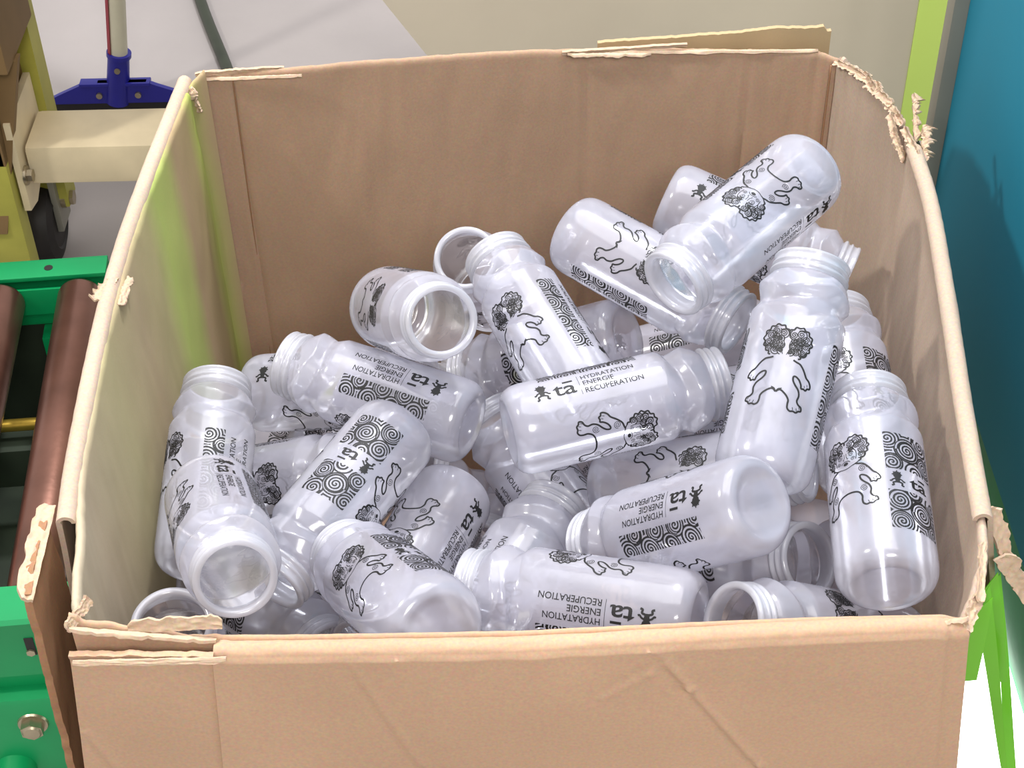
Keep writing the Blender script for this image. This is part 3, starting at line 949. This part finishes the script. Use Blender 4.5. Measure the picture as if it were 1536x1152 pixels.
# POSES-BEGIN
POSES = {
    'A': (0.2566, 1.1641, 0.8913, 1.693, 0.100, -0.773),
    'B': (0.0546, 1.2097, 0.7966, -1.743, 0.812, -2.370),
    'C': (0.1448, 1.2548, 0.7973, -2.138, -1.094, -1.457),
    'D': (0.1831, 0.8723, 0.8104, -1.047, 0.251, -0.195),
    'E': (0.2822, 0.9400, 0.7373, 1.373, 0.410, 3.056),
    'F': (0.2618, 0.7725, 0.8033, 1.429, 0.651, 2.977),
    'G': (-0.0036, 0.9663, 0.7772, -0.964, -1.485, -1.919),
    'H': (0.0731, 0.9513, 0.6253, 1.252, -0.420, -2.436),
    'I': (-0.1102, 1.1521, 0.7584, -0.279, 0.963, -1.529),
    'J': (-0.0190, 1.3256, 0.6239, -0.621, 0.306, -2.927),
    'K': (0.0612, 1.0297, 0.7503, -1.354, -0.595, 0.304),
    'L': (-0.0352, 1.0360, 0.7207, 1.306, -1.431, -1.754),
    'M': (-0.2582, 0.9109, 0.6869, -1.284, -0.638, -0.176),
    'N': (-0.2418, 0.9299, 0.7518, 0.697, -0.988, 1.073),
    'O': (-0.0937, 1.0159, 0.7405, 2.118, 1.344, -0.032),
    'P': (-0.0533, 0.7318, 0.8146, 2.082, 0.496, -2.378),
    'Q': (-0.0510, 1.0018, 0.6771, 1.582, -0.490, -0.381),
    'R': (-0.0528, 0.8064, 0.6757, 1.284, -1.154, 2.891),
    'S': (0.1305, 0.7697, 0.7744, 1.783, -0.744, -2.069),
    'T': (0.1747, 0.8154, 0.8481, 2.590, -0.661, -2.927),
    'U': (0.0748, 0.9835, 0.6886, -0.919, 0.773, -1.400),
    'V': (0.1157, 0.9373, 0.6313, 0.793, 0.418, 0.513),
    'W': (0.2929, 0.8049, 0.6924, -0.985, 0.108, 1.991),
    'X': (-0.2592, 0.8151, 0.6054, -0.246, -0.038, -2.997),
    'Y': (-0.2721, 0.9834, 0.5986, -1.333, 0.093, -2.376),
    'AA': (-0.2455, 1.1681, 0.6432, -0.990, -1.120, -2.343),
    'AB': (-0.2793, 1.0674, 0.6123, 0.780, -0.895, 1.906),
    'AD': (0.1046, 1.1394, 0.7288, -2.203, 0.593, 0.863),
    'fa': (0.2528, 1.1232, 0.6639, 1.488, -0.422, -1.276),
    'fb': (0.0564, 1.1039, 0.4665, -0.907, 0.327, 1.707),
    'fc': (0.1777, 1.0462, 0.5512, -0.998, -0.785, -0.841),
    'fd': (-0.1920, 0.9311, 0.5461, 1.034, -0.778, -3.060),
    'fe': (0.0049, 0.9490, 0.5571, 1.412, -0.152, 1.146),
    'ff': (-0.1678, 1.1525, 0.5019, -1.120, 0.095, -0.814),
    'fg': (0.2538, 1.2459, 0.6395, -2.794, -1.152, 2.632),
    'ga': (-0.2238, 1.0572, 0.5572, 1.328, -0.427, 2.848),
    'gb': (0.0729, 1.1764, 0.5849, 1.592, -0.249, -0.551),
    'gc': (0.2852, 1.0924, 0.5312, -1.533, 0.413, 2.965),
    'gd': (-0.0807, 1.3101, 0.4807, 0.811, -0.019, 1.442),
    'ge': (-0.2627, 1.1297, 0.4634, 0.400, -1.377, 1.478),
    'gf': (-0.2380, 1.2911, 0.5241, -1.448, 1.024, 3.101),
    'gg': (0.2656, 1.0801, 0.4611, -1.259, -1.095, 0.401),
    'gh': (-0.0460, 1.0671, 0.4639, 1.207, -0.782, 1.084),
    'fh': (0.1658, 0.9487, 0.5528, 0.211, -0.798, 2.700),
}
# POSES-END

LABELS = {
    'A': 'big bottle highest on the pile, upturned base at top right, mouth pointing down left',
    'B': 'bottle lying left of the topmost one, its mouth ring emerging below that bottle',
    'C': 'bottle behind the topmost one, its round base showing against the back panel',
    'D': 'tall bottle standing at the right, back view of the printed figure on it',
    'E': 'small partly hidden bottle against the right side panel, behind two standing ones',
    'F': 'upright bottle in the front right corner with front figure and square wave print',
    'G': 'bottle lying across the centre of the pile, figure lying on its side, mouth right',
    'H': 'bottle under the central one, mouth ring poking out left of its base',
    'I': 'bottle facing the camera at the back, open mouth showing print inside',
    'J': 'bottle behind the back row, only its slanted open mouth ring showing',
    'K': 'bottle leaning at upper middle, back of figure and narrow wave strip, mouth up',
    'L': 'bottle lying at left back with upside-down lettering, mouth ring to the left',
    'M': 'upright bottle against the left side panel, narrow strip and lettering ends visible',
    'N': 'bottle at lower left with open round mouth facing the camera',
    'O': 'bottle with big square wave print and upside-down logo, base up, left centre',
    'P': 'front bottle tilted down right with face of the printed figure, large shoulder upper left',
    'Q': 'bottle with flat base up at lower centre, figure feet and logo upside down',
    'R': 'bottle below the centre with ringed neck pointing up right, little print showing',
    'S': 'bottle lying along the front rim with full upside-down lettering, mouth left',
    'T': 'bottle at right centre with round base facing right, lettering above wave strip',
    'U': 'bottle wedged under the central one, back of figure on it, open mouth right',
    'V': 'unprinted-looking bottle at lower right, wide open mouth beside the front right corner bottle',
    'W': 'bottle half behind the front rim at right, open mouth left, figure at its edge',
    'X': 'bottle in the front left corner, only its wide oval mouth showing',
    'Y': 'bottle under the open-mouthed one at lower left, wave strip beside front rim',
    'AA': 'bottle in the back left, its base and printed feet showing below a ringed mouth',
    'AB': 'bottle deep at the left, printed head showing beside the square wave print bottle',
    'AD': 'bottle behind the central one, ringed neck left and shiny base right of the leaning bottle',
    'fa': 'deep bottle in shadow under the topmost bottles at the right back',
    'fb': 'deep bottle in shadow under the middle of the pile',
    'fc': 'deep bottle in shadow beneath the two standing bottles at the right',
    'fd': 'deep bottle in shadow under the left of the pile',
    'fe': 'deep bottle in shadow under the front middle of the pile',
    'ff': 'deep bottle in shadow at the back left, beneath the one with upside-down lettering',
    'fg': 'deep bottle in shadow against the back panel at the right',
    'ga': 'deep bottle in shadow between the square wave print bottle and the one left of centre',
    'gb': 'deep bottle in shadow below the base of the central bottle',
    'gc': 'deep bottle in shadow near the front right corner under the wide open mouth',
    'gd': 'deep bottle in shadow at the centre back under the leaning bottle',
    'ge': 'deep bottle in shadow at the front left, below the open-mouthed bottle',
    'gf': 'deep bottle in shadow under the upright bottle on the left side',
    'gg': 'deepest bottle in shadow under the centre right of the pile',
    'gh': 'deep bottle in shadow beneath the lying front bottle',
    'fh': 'deep bottle in shadow under the wide open mouth at lower right',
}
mesh_body, mesh_neck, mesh_art = bottle_meshes()
for key, (x, y, z, rx, ry, rz) in POSES.items():
    root = empty('sports_bottle', (x, y, z), (rx, ry, rz))
    tag(root, LABELS[key], 'bottle', 'translucent printed sports bottles piled in the box')
    b = bpy.data.objects.new('body', mesh_body); COL.objects.link(b); b.parent = root
    n = bpy.data.objects.new('threaded_neck', mesh_neck); COL.objects.link(n); n.parent = root
    a = bpy.data.objects.new('printed_design', mesh_art); COL.objects.link(a); a.parent = b

# ------------------------------------------------------------------ roller conveyor on the left
CV = empty('roller_conveyor', (-0.504 - 0.396 * math.cos(math.radians(4.5)) - 0.25 * math.sin(math.radians(4.5)), 1.14 - 0.396 * math.sin(math.radians(4.5)) + 0.25 * math.cos(math.radians(4.5)), 0.0), (0, 0, math.radians(4.5)))
tag(CV, 'green steel roller conveyor with brown worn rollers beside the box', 'conveyor')
CO = Vector((-0.9, 1.39, 0.0))


def part(name, fn, mat, parent, off=CO, smooth=True, angle=35, label=None):
    bm_ = bmesh.new(); fn(bm_)
    bmesh.ops.translate(bm_, vec=-off, verts=bm_.verts)
    o = obj(name, bm_, mat, parent, smooth, angle)
    if label: o['label'] = label
    return o


X0, X1 = -1.65, -0.400


def near_rail(b):
    # stepped channel: top flange, upper face, lip, lower face
    prof = [(1.148, 0.402), (1.102, 0.402), (1.098, 0.398), (1.098, 0.318), (1.106, 0.312), (1.106, 0.292), (1.088, 0.290), (1.086, 0.284), (1.086, 0.10), (1.092, 0.10), (1.092, 0.285), (1.112, 0.290), (1.112, 0.394), (1.148, 0.396)]
    prism(b, [(X0, y, z) for y, z in prof], (X1 - X0, 0, 0))


nr = part('near_rail', near_rail, M_green, CV)


def far_rail(b):
    box(b, X0, -0.47, 1.668, 1.7045, 0.396, 0.402, 0.001)
    box(b, X0, -0.47, 1.664, 1.668, 0.345, 0.385, 0.001)
    box(b, X0, -0.47, 1.700, 1.704, 0.30, 0.402, 0.001)


fr_ = part('far_rail', far_rail, M_green, CV)
part('dark_gap_sheet', lambda b: box(b, X0, -0.47, 1.7045, 1.709, 0.02, 0.36, 0.001), M_dark, CV)  # added dark sheet, keeps the gaps between the rollers dark
part('rail_hole', lambda b: cyl(b, (-0.543, 1.686, 0.4005), (-0.543, 1.686, 0.4026), 0.0055, seg=20), M_black, fr_)


def slot(b):
    box(b, -0.5075, -0.4985, 1.0965, 1.0995, 0.351, 0.377, 0.0)


part('slot', slot, M_black, nr)
part('bolt', lambda b: (cyl(b, (-0.504, 1.100, 0.356), (-0.504, 1.0945, 0.356), 0.0048, seg=6)), M_bolt, nr)


def flange_bolt(b):
    cyl(b, (-0.522, 1.0862, 0.252), (-0.522, 1.0835, 0.252), 0.0165, 0.0155, 40)
    cyl(b, (-0.522, 1.0835, 0.252), (-0.522, 1.0735, 0.252), 0.0125, seg=6)
    cyl(b, (-0.522, 1.0735, 0.252), (-0.522, 1.0715, 0.252), 0.0105, 0.0085, 30)


part('flange_bolt', flange_bolt, M_bolt, nr, angle=30)
part('round_boss', lambda b: cyl(b, (-0.555, 1.086, 0.178), (-0.555, 1.066, 0.178), 0.022, 0.020, 32), M_green, nr)
for k in range(-9, 2):
    xc = -0.504 + k * 0.100
    if xc > -0.44: continue

    def roller(b, xc=xc):
        prof = [(0.006, 1.150), (0.0255, 1.150), (0.0285, 1.1515), (0.0292, 1.154), (0.0292, 1.655), (0.0285, 1.6585), (0.024, 1.661), (0.006, 1.661)]
        lathe(b, [(r, y) for r, y in prof], 40, None, Matrix.Translation((xc, 0, 0.374)) @ Matrix.Rotation(-math.pi / 2, 4, 'X'))
        bmesh.ops.recalc_face_normals(b, faces=b.faces)

    ro = part('roller', roller, M_steel, CV, angle=50)
    part('axle', lambda b, xc=xc: cyl(b, (xc, 1.105, 0.374), (xc, 1.672, 0.374), 0.0055, seg=6), M_bolt, ro)
part('cross_rod', lambda b: cyl(b, (-1.5, 1.523, 0.285), (-0.45, 1.523, 0.285), 0.008, seg=16), M_brass, CV)
part('brace', lambda b: box(b, -1.5, -0.45, 1.50, 1.545, 0.20, 0.262, 0.003), M_dark, CV)
for lx in (-1.5, -0.55):
    for ly in (1.112, 1.67):
        part('leg', lambda b, lx=lx, ly=ly: box(b, lx - 0.02, lx + 0.02, ly, ly + 0.03, 0.0, 0.30, 0.002), M_green, CV)
part('drip_tray', lambda b: box(b, -1.60, -0.42, 1.13, 1.66, 0.10, 0.11, 0.002), M_dark, CV)

# ------------------------------------------------------------------ green stand that carries the box
ST = empty('box_stand', (0.0, 1.04, 0.0))
tag(ST, 'low green steel stand carrying the large cardboard box', 'stand')
SO = Vector((0, 1.04, 0))
part('top_plate', lambda b: box(b, -0.33, 0.36, 0.70, 1.42, 0.375, 0.40, 0.003), M_green, ST, SO)
for lx in (-0.29, 0.32):
    for ly in (0.74, 1.38):
        part('leg', lambda b, lx=lx, ly=ly: box(b, lx - 0.025, lx + 0.025, ly - 0.025, ly + 0.025, 0.0, 0.375, 0.003), M_green, ST, SO)

# ------------------------------------------------------------------ cart at the upper left: beam, posts, board, caster
CT = empty('wheeled_cart', (-0.75, 2.15, 0.0))
tag(CT, 'cream and olive steel cart with brown board and black caster at the upper left', 'cart')
CTO = Vector((-0.75, 2.15, 0.0))
bmo = part('cross_beam', lambda b: box(b, -0.725, -0.20, 2.105, 2.210, 0.236, 0.302, 0.008), M_beam, CT, CTO, True, 40)
part('end_plate', lambda b: prism(b, [(-0.738, 2.080, 0.205), (-0.738, 2.080, 0.36), (-0.738, 2.225, 0.36), (-0.738, 2.225, 0.235), (-0.738, 2.12, 0.195)], (0.010, 0, 0)), M_beam, CT, CTO, False)
part('bolt', lambda b: (cyl(b, (-0.728, 2.092, 0.262), (-0.716, 2.092, 0.262), 0.010, seg=6), cyl(b, (-0.728, 2.092, 0.262), (-0.724, 2.092, 0.262), 0.015, seg=24)), M_bolt, CT, CTO)
part('corner_post', lambda b: prism(b, [(-0.765, 2.235, 0.10), (-0.718, 2.235, 0.10), (-0.718, 2.235, 0.90), (-0.765, 2.235, 0.90)], (0, 0.05, 0)), M_yellow, CT, CTO, False)
part('front_post', lambda b: box(b, -0.800, -0.742, 2.06, 2.10, 0.06, 0.62, 0.003), M_yellow, CT, CTO)
part('side_board', lambda b: prism(b, [(-0.742, 2.06, 0.30), (-0.742, 2.26, 0.30), (-0.742, 2.26, 0.85), (-0.742, 2.06, 0.85)], (-0.02, 0, 0)), M_wood, CT, CTO, False)
part('load_crate', lambda b: box(b, -1.15, -0.705, 2.06, 2.23, 0.455, 0.85, 0.003), M_wood, CT, CTO)
part('sloped_board', lambda b: prism(b, [(-0.765, 2.055, 0.18), (-0.700, 2.10, 0.455), (-0.700, 2.12, 0.455), (-0.765, 2.075, 0.18)], (-0.20, 0, 0)), M_wood, CT, CTO, False)
fk = part('caster', lambda b: (box(b, -0.800, -0.790, 2.22, 2.28, 0.06, 0.19, 0.002), box(b, -0.742, -0.732, 2.22, 2.28, 0.06, 0.19, 0.002), box(b, -0.80, -0.732, 2.2, 2.29, 0.185, 0.236, 0.003)), M_grey, CT, CTO)
part('caster_wheel', lambda b: (lathe(b, [(0.012, -0.024), (0.044, -0.023), (0.048, -0.026), (0.066, -0.020), (0.070, -0.009), (0.070, 0.009), (0.066, 0.020), (0.048, 0.026), (0.044, 0.023), (0.012, 0.024)], 48, None,
     Matrix.Translation((-0.766, 2.24, 0.070)) @ Matrix.Rotation(math.pi / 2, 4, 'Y')), bmesh.ops.recalc_face_normals(b, faces=b.faces)), M_black, fk, CTO)
part('axle_nut', lambda b: (cyl(b, (-0.732, 2.25, 0.108), (-0.712, 2.25, 0.108), 0.013, seg=6), cyl(b, (-0.732, 2.25, 0.108), (-0.724, 2.25, 0.108), 0.017, seg=24)), M_bolt, fk, CTO)

# ------------------------------------------------------------------ blue floor squeegee
SQ = empty('floor_squeegee', (-0.722, 2.685, 0.0))
tag(SQ, 'blue floor squeegee head with pale pole standing behind the cart beam', 'squeegee')
QO = Vector((-0.73, 2.72, 0.0))


def plate(b):
    prism(b, [(-0.875, 2.705, 0.022), (-0.590, 2.705, 0.022), (-0.595, 2.705, 0.034), (-0.655, 2.705, 0.058), (-0.672, 2.705, 0.066), (-0.700, 2.705, 0.066), (-0.762, 2.705, 0.066), (-0.792, 2.705, 0.062), (-0.84, 2.705, 0.040)], (0, 0.010, 0))


qp = part('head_plate', plate, M_blue, SQ, QO, False)
part('rib', lambda b: (box(b, -0.795, -0.665, 2.700, 2.722, 0.060, 0.066, 0.001)), M_blue, qp, QO)
sk = part('socket', lambda b: (cyl(b, (-0.733, 2.715, 0.02), (-0.714, 2.715, 0.122), 0.022, 0.0195, 32), cyl(b, (-0.7145, 2.715, 0.116), (-0.713, 2.715, 0.124), 0.0225, 0.0225, 32)), M_blue, SQ, QO)
part('rivet', lambda b: cyl(b, (-0.7175, 2.697, 0.096), (-0.7175, 2.692, 0.097), 0.0055, seg=16), M_bolt, sk, QO)
for rx_ in (-0.762, -0.690):
    part('screw', lambda b, rx_=rx_: cyl(b, (rx_, 2.706, 0.040), (rx_, 2.700, 0.040), 0.0058, seg=16), M_bolt, qp, QO)
part('rubber_blade', lambda b: box(b, -0.90, -0.57, 2.708, 2.716, 0.0, 0.030, 0.001), M_black, SQ, QO)
pl = part('pole', lambda b: cyl(b, (-0.7145, 2.715, 0.118), (-0.60, 2.70, 0.95), 0.0165, seg=28), M_pole, SQ, QO)
part('red_stripe', lambda b: prism(b, [(-0.7322, 2.707, 0.124), (-0.7262, 2.700, 0.124), (-0.6138, 2.684, 0.95), (-0.6198, 2.691, 0.95)], (0.0005, 0.004, 0)), M_red, pl, QO, False)

# ------------------------------------------------------------------ dark hose lying on the floor
bm = bmesh.new()
tube(bm, spline([(-0.90, 4.2, 0.012), (-0.76, 3.6, 0.012), (-0.635, 3.12, 0.012), (-0.548, 2.84, 0.012), (-0.45, 2.55, 0.012), (-0.30, 2.30, 0.012)], 60), 0.0115, 14)
tag(obj('rubber_hose', bm, M_hose), 'dark green-black hose running across the concrete behind the box', 'hose')

# ------------------------------------------------------------------ cream machine housing behind the box
HP = empty('machine_housing', (0.2, 2.0, 0.0))
tag(HP, 'cream sheet metal machine housing behind the box with a lime corner strip', 'machine')
HO = Vector((0.2, 2.0, 0.0))
hz = 0.42


def housing(b):
    prism(b, [(-0.006, 1.90, hz), (0.530, 1.90, hz), (0.530, 1.90, 1.45), (-0.67, 1.90, 1.45)], (0, 0.60, 0))


part('front_sheet', housing, M_cream, HP, HO, False)
part('corner_strip', lambda b: box(b, 0.5302, 0.570, 1.898, 2.50, hz, 1.45, 0.001), M_lime, HP, HO, label='lime green corner strip')
for lx in (0.05, 0.52):
    for ly in (1.98, 2.44):
        part('leg', lambda b, lx=lx, ly=ly: box(b, lx - 0.02, lx + 0.02, ly - 0.02, ly + 0.02, 0.0, hz, 0.002), M_dark, HP, HO)
part('underside_frame', lambda b: box(b, 0.03, 0.64, 1.96, 2.46, 0.20, 0.24, 0.002), M_dark, HP, HO)
part('red_cable_tie', lambda b: (cyl(b, (0.096, 1.896, 0.560), (0.104, 1.893, 0.542), 0.0030, 0.0026, 10)), M_red, HP, HO)

# ------------------------------------------------------------------ teal guard panel with grey post, green machine base on the right
TP = empty('guard_panel', (0.475, 1.0, 0.0))
tag(TP, 'tall teal machine guard panel with a grey edge post right of the box', 'panel')
TO = Vector((0.475, 1.0, 0.0))
part('teal_sheet', lambda b: box(b, 0.455, 0.470, 0.74, 1.452, 0.57, 1.60, 0.001), M_teal, TP, TO)
part('edge_post', lambda b: (box(b, 0.440, 0.475, 1.452, 1.475, 0.0, 1.60, 0.004), box(b, 0.447, 0.475, 1.475, 1.50, 0.0, 1.60, 0.002)), M_grey, TP, TO)
part('front_post', lambda b: box(b, 0.450, 0.475, 0.715, 0.74, 0.0, 1.60, 0.004), M_grey, TP, TO)
GB = empty('green_machine', (0.56, 0.95, 0.0))
tag(GB, 'green machine base below the teal panel with a glaring lit opening', 'machine')
GO = Vector((0.56, 0.95, 0.0))
part('side_sheet', lambda b: box(b, 0.480, 0.80, 0.745, 1.44, 0.0, 0.568, 0.002), M_green, GB, GO)
part('lit_diffuser', lambda b: box(b, 0.4705, 0.4795, 0.78, 1.20, 0.10, 0.40, 0.003), M_lamp, GB, GO, label='glowing white diffuser')

# green film strips hanging between the right flap and the front corner
FS = empty('plastic_strips', (0.34, 0.80, 0.84))
tag(FS, 'bright green plastic strips hanging in the torn front right corner of the box', 'plastic strips')
FO = Vector((0.34, 0.80, 0.84))


def strip(name_pts):
    (a, b_, c, d) = [Vector(p) for p in name_pts]
    n = 14
    ga_, gb_ = [], []
    for i in range(3):
        s = i / 2
        ra, rb = [], []
        for j in range(n + 1):
            t = j / n
            p = a.lerp(b_, s).lerp(d.lerp(c, s), t) + Vector((0.0008 * math.sin(t * 5), 0.002 * math.sin(t * 4 + s), 0))
            ra.append(p - FO); rb.append(p - FO + Vector((0.0002, 0.0009, 0)))
        ga_.append(ra); gb_.append(rb)
    bm_ = bmesh.new(); shell(bm_, ga_, gb_)
    return obj('strip', bm_, M_film, FS, True, 50)


# each: top-left, top-right, bottom-right, bottom-left
strip([(0.3103, 0.735, 0.8173), (0.3222, 0.735, 0.8322), (0.3258, 0.735, 0.7477), (0.3119, 0.735, 0.7459)])
strip([(0.3168, 0.748, 0.8066), (0.3236, 0.748, 0.8308), (0.3755, 0.748, 0.6117), (0.3714, 0.748, 0.6119)])
strip([(0.3269, 0.765, 0.8077), (0.3343, 0.765, 0.8235), (0.3623, 0.765, 0.7056), (0.3544, 0.765, 0.7059)])
strip([(0.3372, 0.775, 0.7994), (0.3405, 0.775, 0.812), (0.3974, 0.775, 0.5676), (0.3894, 0.775, 0.5679)])
